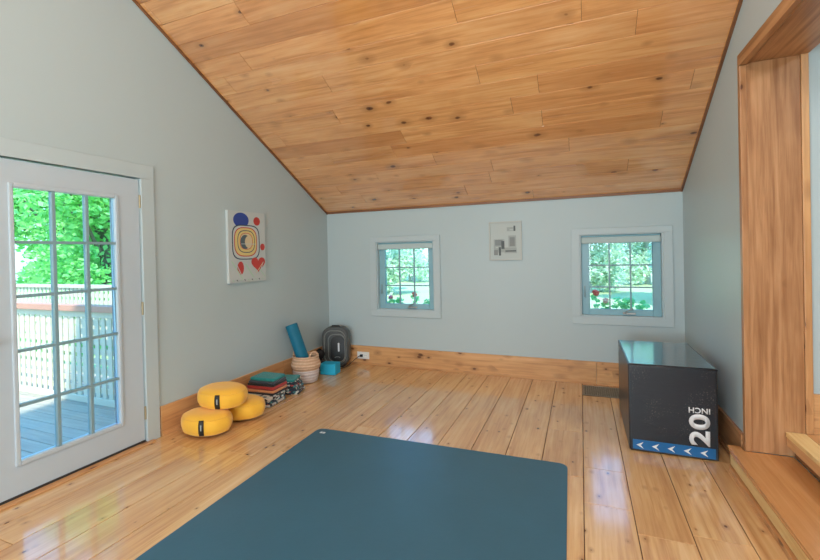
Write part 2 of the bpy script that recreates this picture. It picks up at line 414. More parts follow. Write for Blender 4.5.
# ------------------------------------------------------------------ casement windows in the back wall
def window(n, w, ):
    x0, x1, z0, z1 = w; root = empty('window_%d' % n, ((x0+x1)/2, YB, z0)); struct(root)
    cx = (x0+x1)/2; L = lambda x: x-cx
    c = .083; Z = lambda z: z-z0
    m = MB()
    y0, y1 = -.018, -.0005
    m.box(L(x0)-c, L(x1)+c, y0, y1, Z(z1), Z(z1)+c-.02); m.box(L(x0)-c, L(x1)+c, y0, y1, -c, 0)
    m.box(L(x0)-c, L(x0), y0, y1, 0, Z(z1)); m.box(L(x1), L(x1)+c, y0, y1, 0, Z(z1))
    m.build('window_casing', M['white_trim'], root, bevel=.004)
    m = MB(); t = .012
    H = Z(z1)
    m.box(L(x0), L(x0)+t, .001, .13, 0, H); m.box(L(x1)-t, L(x1), .001, .13, 0, H); m.box(L(x0)+t, L(x1)-t, .001, .13, 0, t); m.box(L(x0)+t, L(x1)-t, .001, .13, H-t, H)
    m.build('window_reveal', M['white_trim'], root)
    # sash
    gx0, gx1, gz0, gz1 = (L(x0)+.088, L(x1)-.088, .075, H-.075)
    m = MB(); a, b = .06, .10
    m.box(L(x0)+t, gx0, a, b, t, H-t); m.box(gx1, L(x1)-t, a, b, t, H-t); m.box(gx0, gx1, a, b, t, gz0); m.box(gx0, gx1, a, b, gz1, H-t)
    sash = m.build('sash', M['sash'], root, bevel=.005)
    m = MB(); m.box(gx0, gx1, .079, .083, gz0, gz1); m.build('glass_pane', M['glass'], sash)
    m = MB(); k = .007
    vis = H-.10
    for i in (1, 2):
        x = gx0+(gx1-gx0)*i/3; m.box(x-k, x+k, .070, .092, gz0, gz1)
        z = gz0+(vis-gz0)*i/3; m.box(gx0, gx1, .071, .091, z-k, z+k)
    m.build('muntin_grid', M['muntin'], sash)
    # roller blind rolled up at the head
    bl = MB()
    bl.box(L(x0)+.014, L(x1)-.014, .012, .05, H-.098, H-.03)
    bd = bl.build('roller_blind', M['blind'], root, bevel=.012, seg=3)
    m = MB(); m.tube([(L(x0)+.02, .03, H-.022), (L(x1)-.02, .03, H-.022)], .010, 12); m.build('blind_rod', M['sash'], bd)
    # crank and latch
    hx = .07
    m = MB(); m.box(hx-.05, hx+.07, .035, .062, .022, .045)
    ck = m.build('window_crank', M['metal'], root, bevel=.006, seg=3)
    m = MB(); m.tube([(hx-.03, .036, .035), (hx-.015, .018, .06), (hx+.03, .014, .085), (hx+.042, .014, .093)], [.006, .006, .005, .009], 8)
    m.build('crank_arm', M['metal'], ck)
    m = MB(); m.box(L(x0)+.035, L(x0)+.05, .05, .06, .2, .32); m.tube([(L(x0)+.043, .05, .27), (L(x0)+.043, .035, .25), (L(x0)+.043, .033, .20)], .006, 8)
    m.build('window_latch', M['muntin'], root)
window(1, W[0]); window(2, W[1])

# ------------------------------------------------------------------ glazed door in the left wall
door = struct(empty('door_1', (XL, DY1-.006, .02)))
dz1 = 2.03; dy0 = -(DY1-DY0)+.012; gy0, gy1 = 1.505-(DY1-.006), 2.118-(DY1-.006); gz0, gz1 = .225-.02, 1.885-.02
DX0, DX1 = -.045, -.002
m = MB()
m.box(DX0, DX1, dy0, gy0-.02, 0, dz1, 2); m.box(DX0, DX1, gy1+.02, 0, 0, dz1, 2); m.box(DX0, DX1, gy0-.02, gy1+.02, 0, gz0-.02, 1); m.box(DX0, DX1, gy0-.02, gy1+.02, gz1+.02, dz1, 1)
m.build('door_panel', M['door_paint'], door)
m = MB(); a, b = -.05, .008
m.box(a, b, gy0-.026, gy0, gz0-.026, gz1+.026); m.box(a, b, gy1, gy1+.026, gz0-.026, gz1+.026); m.box(a, b, gy0, gy1, gz0-.026, gz0); m.box(a, b, gy0, gy1, gz1, gz1+.026)
m.build('glazing_frame', M['door_paint'], door, bevel=.006)
m = MB()
for i in (1, 2):
    y = gy0+(gy1-gy0)*i/3+.01; m.box(-.034, .002, y-.011, y+.011, gz0, gz1)
for i in (1, 2, 3, 4):
    z = gz0+(gz1-gz0)*i/5; m.box(-.033, .001, gy0, gy1, z-.009, z+.009)
m.build('muntin_grid', M['muntin'], door, bevel=.003)
m = MB(); m.box(-.022, -.018, gy0, gy1, gz0, gz1); m.build('glass_pane', M['glass'], door)
for z in (.235, 1.05, 1.88):
    m = MB(); m.tube([(.004, .004, z-.05-.02), (.004, .004, z+.05-.02)], .008, 10); m.box(-.003, .002, .004, .022, z-.07, z+.03)
    m.build('door_hinge', M['brass'], door)
m = MB(); m.tube([(-.001, dy0+.03, .95), (.03, dy0+.03, .95)], .010, 12); m.tube([(.025, dy0+.03, .95), (.03, dy0+.03, .95), (.036, dy0+.03, .95), (.05, dy0+.03, .95), (.056, dy0+.03, .95)], [.010, .022, .026, .024, .014], 16); m.box(-.002, .008, dy0+.008, dy0+.052, .86, 1.06)
m.build('door_handle', M['metal'], door)
m = MB(); m.box(-.044, .004, dy0, 0, -.018, .006); m.build('door_gap_strip', M['gap_shade'], door)  # dark strip painted in as the shaded gap under the door
# casing and sill
m = MB(); cw = .112
m.box(XL, XL+.018, DY1+.002, DY1+cw, 0, DZ+.003, 2); m.box(XL, XL+.018, DY0-cw, DY0, 0, DZ+.003, 2); m.box(XL, XL+.018, DY0-cw, DY1+cw, DZ+.003, DZ+cw, 1)
m.box(XL-TW, XL-.05, DY1, DY1+.012, 0, DZ); m.box(XL-TW, XL-.05, DY0-.012, DY0, 0, DZ)
struct(m.build('trim_4', M['white_trim'], bevel=.004))
m = MB(); m.box(XL-.005, XL+.055, DY0-.02, DY1+.05, 0, .012, 1)
struct(m.build('trim_5', M['base_wood'], bevel=.004))
m = MB(); m.box(XL-TW, XL-.004, DY0, DY1, -.02, .004, 1); struct(m.build('trim_6', M['dark']))  # dark sheet standing in for the shade below the door

# ------------------------------------------------------------------ stair opening on the right
jx0, jx1 = XR-.022, 1.25
m = MB()
m.box(XR+.012, 1.213, OY1, OY1+.025, .165, OZ, 2)
m.box(XR+.012, 1.213, OY0-.025, OY0, .165, OZ, 2)
m.box(XR+.012, 1.25, OY0-.025, OY1+.025, OZ, OZ+.025, 1)
struct(m.build('door_2', M['jamb_wood'], bevel=.002))
m = MB()
m.box(jx0, XR+.012, OY1-.010, OY1+.030, 0.166, OZ-.012, 2, off=(3.3, 7.1)); m.box(jx0, XR+.012, OY0-.03, OY0+.01, .166, OZ-.012, 2)
m.box(jx0, XR+.012, OY0-.03, OY1+.030, OZ-.012, OZ+.062, 1)
struct(m.build('trim_7', M['jamb_wood'], bevel=.003))
m = MB()
m.box(1.214, 1.25, OY1-.008, OY1+.029, .312, OZ+.06, 2, off=(9.3, 2.1)); m.box(1.214, 1.25, OY0-.06, OY0+.012, .312, OZ+.06, 2)
struct(m.build('trim_8', M['base_wood'], bevel=.003))
# first step
st = empty('stair_step', (.845, OY0+.002, 0))
tag(st, 'low reddish stained wooden step on the floor, pale pine front edge', 'step', 'steps up through the opening')
LY = OY1-OY0-.006
m = MB(); m.box(.0, .312, 0, LY, .138, .164, 1, r=.5, off=(2, 3)); m.box(.0, .070, LY, LY+.07, .138, .164, 1, r=.5, off=(2, 3)); m.build('tread', M['tread_wood'], st, bevel=.003)
m = MB(); m.box(.012, .036, 0, LY+.06, .048, .1375, 1); m.build('front_edge', M['raw_pine'], st, bevel=.003)
m = MB(); m.box(.004, .030, 0, LY+.06, .0005, .034, 1); m.build('base_board', M['base_wood'], st, bevel=.002)
m = MB(); m.box(.038, .30, 0, LY, 0.0005, .137, 1); m.build('riser', M['dark_trim'], st)
s2 = empty('stair_step', (1.117, OY0+.002, .165))
tag(s2, 'upper wooden step inside the opening against the tall jamb board', 'step', 'steps up through the opening')
m = MB(); m.box(.0, .095, 0, LY, .118, .146, 1); m.build('tread', M['raw_pine'], s2, bevel=.003)
m = MB(); m.box(.004, .030, .0, LY, .062, .1175, 1); m.build('front_edge', M['base_wood'], s2, bevel=.003)
m = MB(); m.box(.042, .09, .0, LY, .0, .117, 1); m.build('riser', M['dark_trim'], s2)
# the next room beyond the opening
FZ = .311
m = MB()
m.box(1.2145, 4.2, -.6, OY1+.03, FZ-.12, FZ-.001, 1)
struct(m.build('floor_landing', M['base_wood']))
for nm, q in (('wall_landing_back', (1.085, 4.3, OY1+.03, OY1+.13)), ('wall_landing_right', (4.2, 4.3, -.6, OY1+.03)), ('wall_landing_rear', (1.085, 4.3, -.7, -.6))):
    m = MB(); m.box(*q, -.3, 3.3); struct(m.build(nm, M['wall']))
m = MB(); m.box(1.08, 4.3, -.7, OY1+.13, 3.1, 3.2); struct(m.build('ceiling_landing', M['wall']))
m = MB(); m.box(1.252, 4.2, OY1+.01, OY1+.03, FZ, FZ+.235, 0); struct(m.build('baseboard_landing', M['base_wood']))

# ------------------------------------------------------------------ large exercise mat
def rrect(w, h, r, n=6):
    P = []
    for cx, cy, a0 in ((w/2-r, h/2-r, 0), (-w/2+r, h/2-r, 90), (-w/2+r, -h/2+r, 180), (w/2-r, -h/2+r, 270)):
        for i in range(n+1):
            a = math.radians(a0+90*i/n); P.append((cx+r*math.cos(a), cy+r*math.sin(a)))
    return P
mw, ml = 1.915, 2.42
ang = math.radians(1.25)
mat = empty('exercise_mat', (-2.02+mw/2*math.cos(ang)+ml/2*math.sin(ang), 2.995+mw/2*math.sin(ang)-ml/2*math.cos(ang), 0.0005), ang)
tag(mat, 'large dark teal blue rubber exercise mat with rounded corners on the pine floor', 'mat')
m = MB(); m.prism(2, 0, .007, rrect(mw, ml, .055)); m.build('mat_sheet', M['mat'], mat, bevel=.002)
m = MB()
for (a, b) in ((0, .020), (.024, .045)): m.prism(2, .0072, .0078, [(-mw/2+.055+a, ml/2-.088), (-mw/2+.055+b, ml/2-.088), (-mw/2+.055+b, ml/2-.062), (-mw/2+.055+a, ml/2-.062)])
m.build('logo_print', M['logo'], mat)

# ------------------------------------------------------------------ jump box standing by the right wall
bx = empty('plyometric_box', (.561, 3.412, 0)); tag(bx, 'black vinyl foam jump box reading 20 INCH with blue arrow band', 'box')
bwid, bdep, bhei = .53, .87, .615
m = MB(); m.box(-bwid/2, bwid/2, 0, bdep, .002, bhei); m.build('foam_body', M['vinyl'], bx, bevel=.016, seg=4)
m = MB()
def fr(y, d):   # piping round a face at depth y
    h = bwid/2-.008; z0, z1 = .012, bhei-.008
    m.tube([(-h, y, z0), (h, y, z0), (h, y, z1), (-h, y, z1), (-h, y, z0)], .007, 8)
fr(.004, 0); fr(bdep-.004, 0)
q = MB(); q.box(-bwid/2+.010, bwid/2-.010, .012, bdep-.012, bhei-.002, bhei+.002); q.build('top_panel', M['vinyl_gloss'], bx, bevel=.0015)
for sx in (-1, 1): m.tube([(sx*(bwid/2-.006), .004, bhei-.007), (sx*(bwid/2-.006), bdep-.004, bhei-.007)], .007, 8)
m.build('piping', M['vinyl_edge'], bx)
m = MB(); m.box(-bwid/2+.022, bwid/2-.018, -.0012, 0.001, .009, .084); band = m.build('blue_band', M['band'], bx)
for i in range(5):
    cx = -bwid/2+.068+i*.095; cz = .047; s = .023
    m = MB(); m.prism(1, -.0022, -.0008, [(cx-s*1.05, cz), (cx+s*.9, cz+s), (cx+s*.15, cz), (cx+s*.9, cz-s)]); m.build('arrow_mark', M['logo'], band)
def text_mesh(txt, name, parent, mat, size, ox, oz, rot, bold, sx=1.0, sy=1.0, depth=.0012):
    cu = bpy.data.curves.new(name, 'FONT'); cu.body = txt; cu.size = 1; cu.offset = bold; cu.align_x = 'CENTER'; cu.align_y = 'CENTER'; cu.space_character = 1.0+bold*2
    cu.extrude = .0
    tmp = bpy.data.objects.new(name, cu); COL.objects.link(tmp)
    dg = bpy.context.evaluated_depsgraph_get(); me = bpy.data.meshes.new_from_object(tmp.evaluated_get(dg))
    bpy.data.objects.remove(tmp)
    xs = [v.co.x for v in me.vertices]; ys = [v.co.y for v in me.vertices]
    w = max(xs)-min(xs); h = max(ys)-min(ys); mx = (max(xs)+min(xs))/2; my = (max(ys)+min(ys))/2
    ca, sa = math.cos(rot), math.sin(rot)
    for v in me.vertices:
        a = (v.co.x-mx)/w*sx; b = (v.co.y-my)/h*sy
        v.co = (ox+a*ca-b*sa, -.0018, oz+a*sa+b*ca)
    me.materials.clear(); me.materials.append(mat); me.name = name
    o = bpy.data.objects.new(name, me); COL.objects.link(o); o.parent = parent
    sd = o.modifiers.new('solid', 'SOLIDIFY'); sd.thickness = .0015
    return o
text_mesh('20', 'number_print', bx, M['logo'], 1, .157, .200, PI/2, .035, .212, .120)
text_mesh('INCH', 'word_print', bx, M['logo'], 1, .157, .330, PI, .02, .122, .038)

# ------------------------------------------------------------------ floor register
v = empty('floor_vent', (.167, 4.72, .0005)); tag(v, 'rectangular patterned metal floor register left of the black box by the back baseboard', 'vent')
vw, vd = .352, .33
m = MB()
for a in (-1, 1):
    m.box(a*(vw/2-.011)-.011, a*(vw/2-.011)+.011, -vd/2, vd/2, 0, .006); m.box(-vw/2+.022, vw/2-.022, a*(vd/2-.011)-.011, a*(vd/2-.011)+.011, 0, .006)
m.build('vent_frame', M['vent'], v, bevel=.002)
m = MB()
for i in range(1, 16):
    x = -vw/2+.022+(vw-.044)*i/16; m.box(x-.003, x+.003, -vd/2+.022, vd/2-.022, .001, .005)
for i in range(1, 14):
    y = -vd/2+.022+(vd-.044)*i/14; m.box(-vw/2+.022, vw/2-.022, y-.003, y+.003, .0012, .0052)
m.build('grille', M['vent'], v)
m = MB(); m.box(-vw/2+.02, vw/2-.02, -vd/2+.02, vd/2-.02, 0, .0008); m.build('duct_opening', M['dark'], v)

# ------------------------------------------------------------------ yellow cushions
def cushion(name, loc, a, b, h, rz, tilt, label, tag_at, seed):
    root = empty(name, loc, rz); root.rotation_euler = (tilt[0], tilt[1], rz)
    tag(root, label, 'cushion', 'yellow meditation cushions')
    def P(th, ph, off=0):
        c, s = math.cos(ph), math.sin(ph)
        rr = (abs(c)**.55)
        k = 1 + .015*math.sin(9*th+seed)*abs(c)
        z = (abs(s)**.85)*(1 if s >= 0 else -1)*h/2
        z *= 1 - .10*max(0, 1-rr)*1
        v = Vector((a*k*rr*math.cos(th), b*k*rr*math.sin(th), z+h/2))
        if off:
            n = Vector((math.cos(th)*c, math.sin(th)*c, s*.9)).normalized(); v += n*off
        return v
    m = MB(); n = 64
    rings = [[P(2*PI*k/n, -PI/2+PI*(i+.02)/(24.04)) for k in range(n)] for i in range(25)]
    m.grid(rings); m.face(list(reversed(rings[0])), sm=True); m.face(rings[-1], sm=True)
    m.build('cushion_cover', M['yellow'], root)
    # piping seams round the rim
    m = MB()
    for ph in (-.55, .55): m.tube([P(2*PI*k/48, ph, .001) for k in range(49)], .0035, 6, cap=False)
    m.build('piping', M['yellow'], root)
    if tag_at is not None:
        m = MB(); w = .021/a
        m.grid([[P(tag_at+w*(j-1.5)/1.5, -.62+1.24*i/10, .005) for j in range(4)] for i in range(11)], closed=False)
        o = m.build('brand_tag', M['tagmat'], root); sd = o.modifiers.new('s', 'SOLIDIFY'); sd.thickness = .003
        m = MB(); w *= .22
        m.grid([[P(tag_at+w*(j-1.5)/1.5, -.1+.35*i/5, .0065) for j in range(4)] for i in range(6)], closed=False)
        m.build('tag_print', M['g_lite'], o)
    return root
cushion('floor_cushion', (-2.855, 2.62, .003), .218, .165, .188, .05, (0, 0), 'yellow floor cushion lying on the floor nearest to the glass door', math.radians(-66), 1)
cushion('floor_cushion', (-2.822, 2.975, .003), .212, .168, .182, .25, (0, 0), 'yellow floor cushion on the floor beside the folded blankets, no tag showing', None, 2)
cushion('floor_cushion', (-2.845, 2.785, .168), .215, .168, .182, .15, (.05, .02), 'yellow cushion resting on top of the other two yellow cushions', math.radians(-72), 3)

# ------------------------------------------------------------------ folded blankets
def layer(m, x0, x1, y0, y1, z0, z1, mi, seed, droop=0):
    # one fold: soft rounded slab
    nx, nz = 16, 10; cx, cy = (x0+x1)/2, (y0+y1)/2; hx, hy = (x1-x0)/2, (y1-y0)/2; cz, hz = (z0+z1)/2, (z1-z0)/2
    rings = []
    for i in range(nz+1):
        ph = -PI/2+PI*i/nz; sc = math.cos(ph)
        z = cz+hz*math.sin(ph); ins = (1-sc)*hz*.9
        ring = []
        for (px, py) in rrect(2*(hx-ins), 2*(hy-ins), max(.008, min(hx, hy)*.18), 5):
            q = noise.noise(Vector((px*7+seed, py*7, z*3)))*.008
            d = -droop*max(0, px/hx)**2
            ring.append((cx+px+q, cy+py+q*.7, z+q*.5+d))
        rings.append(ring)
    m.grid(rings, mi=mi); m.face(list(reversed(rings[0])), mi=mi, sm=True); m.face(rings[-1], mi=mi, sm=True)
b1 = MB(); z = .002
for i, (t, mi) in enumerate([(.030, 1), (.032, 0), (.034, 1)]):
    layer(b1, -.17-.004*i, .165, -.15, .15, z, z+t, mi, i*3.1); z += t*.92
tag(b1.build('folded_blanket', [M['pattern'], M['pattern_light']], loc=(-2.905, 3.36, 0), rot=(0, 0, .10)), 'cream and dark patterned folded blanket at the bottom of the stack', 'blanket', 'folded blankets by the left wall')
b2 = MB(); z = 0
for i, (t, mi) in enumerate([(.018, 0), (.024, 1), (.040, 2), (.020, 0), (.026, 5), (.034, 4)]):
    layer(b2, -.185+.010*i, .165-.004*i, -.13+.007*i, .13, z, z+t, mi, 5+i*2.3); z += t*.93
tag(b2.build('folded_blanket', [M['c_black'], M['c_orange'], M['c_red'], M['c_plum'], M['c_teal'], M['c_slate']], loc=(-2.925, 3.435, .0885), rot=(0, 0, .06)), 'folded blanket striped teal, black, red and orange on top of the stack', 'blanket', 'folded blankets by the left wall')
b3 = MB(); z = .002
for i, (t, mi) in enumerate([(.034, 0), (.036, 0), (.036, 0), (.034, 0), (.020, 1)]):
    layer(b3, -.13, .125-.012*i, -.11, .11, z, z+t, mi, 11+i*2.3, .0); z += t*.92
tag(b3.build('folded_blanket', [M['pattern'], M['c_teal']], loc=(-2.855, 3.715, 0), rot=(0, 0, .30)), 'black and white patterned folded blanket between the striped blanket and the basket', 'blanket', 'folded blankets by the left wall')

# ------------------------------------------------------------------ basket with its rolled mat
bk = empty('woven_basket', (-2.92, 4.09, 0)); bk.scale = (1.09, 1.09, 1.0); tag(bk, 'round woven belly basket with natural straw top and white lower half', 'basket')
prof_low = [(.0, .003), (.105, .003), (.116, .010), (.126, .05), (.134, .09), (.137, .12), (.134, .145)]
prof_up = [(.134, .145), (.142, .160), (.153, .185), (.152, .205), (.142, .235), (.134, .265), (.135, .298), (.129, .300), (.127, .265), (.142, .20), (.128, .145)]
m = MB(); m.lathe(prof_low, seg=48); m.lathe([(.128, .145), (.11, .02), (0, .012)], seg=48); m.build('basket_lower', M['straw_white'], bk, weld=False)
m = MB(); m.lathe(prof_up, seg=48); m.build('basket_upper', M['straw'], bk)
for a in (-.3, PI-.3):
    ca, sa = math.cos(a), math.sin(a); pts = []
    for i in range(13):
        t = PI*i/12; w = .055*math.cos(t); h = .06*math.sin(t)
        pts.append((ca*.133-sa*w, sa*.133+ca*w, .295+h))
    m = MB(); m.tube(pts, .008, 8); m.build('basket_handle', M['straw'], bk)
# rolled mat leaning in the basket: spiral sheet
A = Vector((-2.88, 4.095, .035)); B = Vector((-3.078, 4.04, .645))
L = (B-A).length
m = MB(); prof = []; turns = 3.3; n = 90
for i in range(n+1):
    t = i/n; th = 2*PI*turns*t; r = .016+.064*t
    prof.append((r*math.cos(th), r*math.sin(th), r*1.0))
out = [(x, y) for x, y, r in prof]; inn = [(x*(1-.0065/r), y*(1-.0065/r)) for x, y, r in prof]
ring = out+list(reversed(inn))
m.grid([[(x, y, 0) for x, y in ring], [(x, y, L) for x, y in ring]], closed=True)
for z, fl_ in ((0, 0), (L, 1)):
    for i in range(n):
        q = [(*out[i], z), (*out[i+1], z), (*inn[i+1], z), (*inn[i], z)]
        m.face(q if fl_ else q[::-1], mi=1)
o = m.build('rolled_yoga_mat', [M['roll'], M['roll_in']])
o.matrix_world = Matrix.Translation(A) @ (B-A).to_track_quat('Z', 'Y').to_matrix().to_4x4() @ Matrix.Rotation(2.3, 4, 'Z')
tag(o, 'rolled deep blue yoga mat standing in the basket and leaning on the left wall', 'yoga mat')
m = MB()
layer(m, -.065, .065, -.05, .05, 0, .15, 0, 3.3); layer(m, -.055, .06, -.04, .045, .13, .27, 0, 8.3)
# ------------------------------------------------------------------ blue foam block and black pouch
tag(m.build('black_pouch', M['black'], loc=(-3.02, 4.51, .002), rot=(0, 0, .2)), 'small soft black pouch on the floor behind the basket next to the grey appliance', 'pouch')
m = MB(); m.box(-.10, .10, -.075, .075, 0, .13)
tag(m.build('foam_block', M['block'], loc=(-2.825, 4.45, .001), rot=(0, 0, .12), bevel=.008, seg=3), 'bright blue foam yoga block on the floor between basket and grey appliance', 'yoga block')

# ------------------------------------------------------------------ grey rounded appliance with cord
dv = empty('portable_appliance', (-2.935, 4.785, 0), .30); tag(dv, 'dark grey rounded upright electric appliance with a black cord, in the back left corner', 'appliance')
m = MB()
rings = []
W2, H2 = .345, .50
for i, (y, ins) in enumerate([(-.085, .03), (-.095, .018), (-.085, .008), (-.06, .001), (.06, .001), (.085, .012), (.095, .03)]):
    rings.append([(px, y, pz+H2/2+.012) for px, pz in rrect(W2-2*ins, H2-2*ins, .115-ins*.5, 8)])
rings.insert(0, [(px, -.085, pz+H2/2+.012) for px, pz in rrect(W2-.07, H2-.07, .10, 8)])
m.grid(rings); m.face(rings[-1][::-1], sm=True); m.face(rings[0])
m.build('appliance_body', M['dev_grey'], dv, weld=True)
def ringtube(w, h, r, cx, cz, y, t, name, mat, par):
    m = MB(); P = [(px+cx, y, pz+cz) for px, pz in rrect(w, h, r, 8)]; m.tube(P+[P[0]], t, 8, cap=False); return m.build(name, mat, par)
for k in range(3):
    ringtube(.27-.028*k, .415-.034*k, .095-.008*k, .012*k, .262-.006*k, -.091-.002*k, .006, 'rib', M['dev_rib'] if k != 1 else M['dev_grey'], dv)
m = MB(); m.prism(1, -.100, -.084, [(px+.038, pz+.235) for px, pz in rrect(.19, .34, .094, 10)]); fp = m.build('front_panel', M['dev_dark'], dv, bevel=.006)
m = MB(); m.prism(1, -.1035, -.0995, [(px+.052, pz+.262) for px, pz in rrect(.020, .11, .006, 4)]); m.build('white_label', M['logo'], fp)
m = MB(); m.tube([(.0, -.103, .13), (.02, -.105, .14), (.045, -.105, .142), (.07, -.103, .132)], .005, 8); m.build('logo_arc', M['dev_rib'], fp)  # small arc-shaped logo low on the front panel
m = MB(); m.tube([(-.05, -.02, .508), (-.045, -.02, .522), (.045, -.02, .522), (.05, -.02, .508)], .010, 10); m.build('carry_handle', M['dev_dark'], dv)
for sx in (-1, 1):
    m = MB(); m.box(sx*.08-.03, sx*.08+.03, -.08, .08, 0, .02); m.build('foot', M['dev_dark'], dv, bevel=.004)
m = MB()
pts = [Vector(p) for p in [(-2.90, 4.66, .03), (-2.87, 4.635, .007), (-2.80, 4.66, .007), (-2.76, 4.72, .02), (-2.73, 4.80, .055), (-2.70, 4.88, .095), (-2.675, 4.93, .115), (-2.668, 4.945, .117)]]
sm = []
for i in range(len(pts)-1):
    p0, p1, p2, p3 = pts[max(i-1, 0)], pts[i], pts[i+1], pts[min(i+2, len(pts)-1)]
    for k in range(6):
        t = k/6; sm.append(.5*((2*p1)+(-p0+p2)*t+(2*p0-5*p1+4*p2-p3)*t*t+(-p0+3*p1-3*p2+p3)*t**3))
sm.append(pts[-1]); m.tube(sm, .0045, 8)
m.box(-2.678, -2.646, 4.932, 4.953, .100, .130)
inv = (Matrix.Translation(dv.location) @ Matrix.Rotation(.30, 4, 'Z')).inverted()
m.v = [tuple(inv @ Vector(p)) for p in m.v]
m.build('power_cord', M['black'], dv)
# outlet
ou = empty('wall_outlet', (-2.642, YB-.0205, .117)); tag(ou, 'white double wall outlet set sideways in the back baseboard, black plug in it', 'outlet')
m = MB(); m.box(-.088, .088, -.006, 0, -.046, .046); m.build('cover_plate', M['outlet'], ou, bevel=.003)
for sx in (-1, 1):
    m = MB(); m.prism(1, -.0085, -.005, [(px+sx*.036, pz) for px, pz in rrect(.048, .042, .014, 5)]); sk = m.build('socket', M['outlet'], ou, bevel=.001)
    m = MB(); [m.box(sx*.036+dx-.0015, sx*.036+dx+.0015, -.0092, -.008, -.006, .008) for dx in (-.008, .008)]; m.build('slot', M['dark'], sk)

# ------------------------------------------------------------------ canvas on the left wall
AY0, AY1, AZ0, AZ1 = 3.18, 3.70, 1.178, 1.89
art = empty('wall_canvas', (XL+.002, (AY0+AY1)/2, AZ0)); tag(art, 'white canvas with blue, yellow and red abstract shapes on the left wall beside the door', 'canvas painting')
m = MB(); aw, ah = AY1-AY0, AZ1-AZ0
m.box(0, .030, -aw/2, aw/2, 0, ah)
cvs = ['canvas', 'a_blue', 'a_red', 'a_navy', 'a_yel', 'a_grey', 'a_cream', 'a_green']
lay = [0]
def shape(pts, mi):
    lay[0] += 1; x = .0302+lay[0]*.00012
    m.face([(x, -aw/2+u*aw, ah*(1-v_)) for u, v_ in pts], mi=mi)
def ell(cu, cv, ru, rv, e=2.0, n=40, rot=0, lo=0, hi=1):
    P = []
    for i in range(n+1 if hi-lo < 1 else n):
        t = 2*PI*(lo+(hi-lo)*i/n); c, s_ = math.cos(t), math.sin(t)
        x = math.copysign(abs(c)**(2/e), c)*ru; y = math.copysign(abs(s_)**(2/e), s_)*rv
        P.append((cu+x*math.cos(rot)-y*math.sin(rot), cv+x*math.sin(rot)+y*math.cos(rot)))
    return P[::-1]
shape(ell(.335, .125, .205, .105), 1); shape(ell(.765, .125, .095, .062), 2); shape(ell(.915, .50, .068, .05), 2)
shape(ell(.46, .435, .375, .247, 4), 3); shape(ell(.46, .435, .35, .232, 4), 0)
shape(ell(.45, .43, .31, .208, 3), 2); shape(ell(.45, .43, .29, .195, 3), 4)
shape(ell(.46, .425, .235, .160, 2.8), 3); shape(ell(.46, .425, .218, .149, 2.8), 4)
shape(ell(.46, .42, .175, .118, 2.5), 2); shape(ell(.46, .42, .162, .110, 2.5), 6)
shape(ell(.43, .43, .13, .10, 2), 5); shape(ell(.52, .43, .10, .085, 2), 6); shape([(.32, .455), (.72, .455), (.72, .463), (.32, .463)], 0)
def heart(cu, cv, ru, rv): return [(cu+ru*math.sin(t)**3, cv-rv*(13*math.cos(t)-5*math.cos(2*t)-2*math.cos(3*t)-math.cos(4*t))/15) for t in (2*PI*i/40 for i in range(40))]
shape(heart(.78, .745, .20, .115), 2); shape(ell(.29, .80, .085, .095, 2, rot=.2), 2)
for (u, v_, du, dv_, w, mi) in ((.05, .70, .28, .26, .03, 7), (.16, .72, .2, .25, .02, 0), (.40, .74, .22, .20, .04, 7), (.52, .72, .25, .22, .025, 0), (.70, .88, .22, -.16, .02, 6), (.78, .90, .14, -.18, .015, 0), (.80, .82, .15, .12, .025, 7)):
    P = [(u, v_), (u+w, v_), (u+du+w, v_+dv_), (u+du, v_+dv_)]
    shape(P if dv_ < 0 else P[::-1], mi)
for i in range(9): shape([(.07+i*.1, .965), (.07+i*.1+.03, .955), (.07+i*.1+.045, .985)], 5 if i % 2 else 7)
m.build('canvas_panel', [M[k] for k in cvs], art)

# small framed print on the back wall
pf = empty('picture_frame', (-.791, YB-.001, 1.328)); tag(pf, 'small pale framed grey print on the back wall between the two windows', 'picture')
pw, ph_ = .366, .442
m = MB(); t = .016
m.box(-pw/2, pw/2, -.022, 0, 0, t); m.box(-pw/2, pw/2, -.022, 0, ph_-t, ph_); m.box(-pw/2, -pw/2+t, -.022, 0, t, ph_-t); m.box(pw/2-t, pw/2, -.022, 0, t, ph_-t)
m.build('frame', M['frame'], pf, bevel=.002)
m = MB(); m.box(-pw/2+t, pw/2-t, -.010, -.001, t, ph_-t)
for k, (x0, x1, z0, z1, mi) in enumerate([(-.13, -.01, .09, .24, 2), (-.115, -.03, .17, .235, 1), (.035, .12, .15, .28, 2), (.05, .105, .16, .26, 1), (-.01, .125, .08, .145, 2), (-.13, -.085, .06, .12, 1), (-.075, -.05, .055, .15, 3), (-.045, -.01, .13, .22, 3), (.02, .11, .33, .375, 2), (.095, .115, .33, .39, 3), (.0, .12, .098, .112, 3), (-.11, -.08, .14, .155, 0), (.05, .09, .34, .35, 0)]):
    m.face([(x0, -.0102-.0001*k, z0), (x1, -.0102-.0001*k, z0), (x1, -.0102-.0001*k, z1), (x0, -.0102-.0001*k, z1)], mi=mi)
m.build('print', [M['paper'], M['g_mid'], M['g_lite'], M['g_dark']], pf)

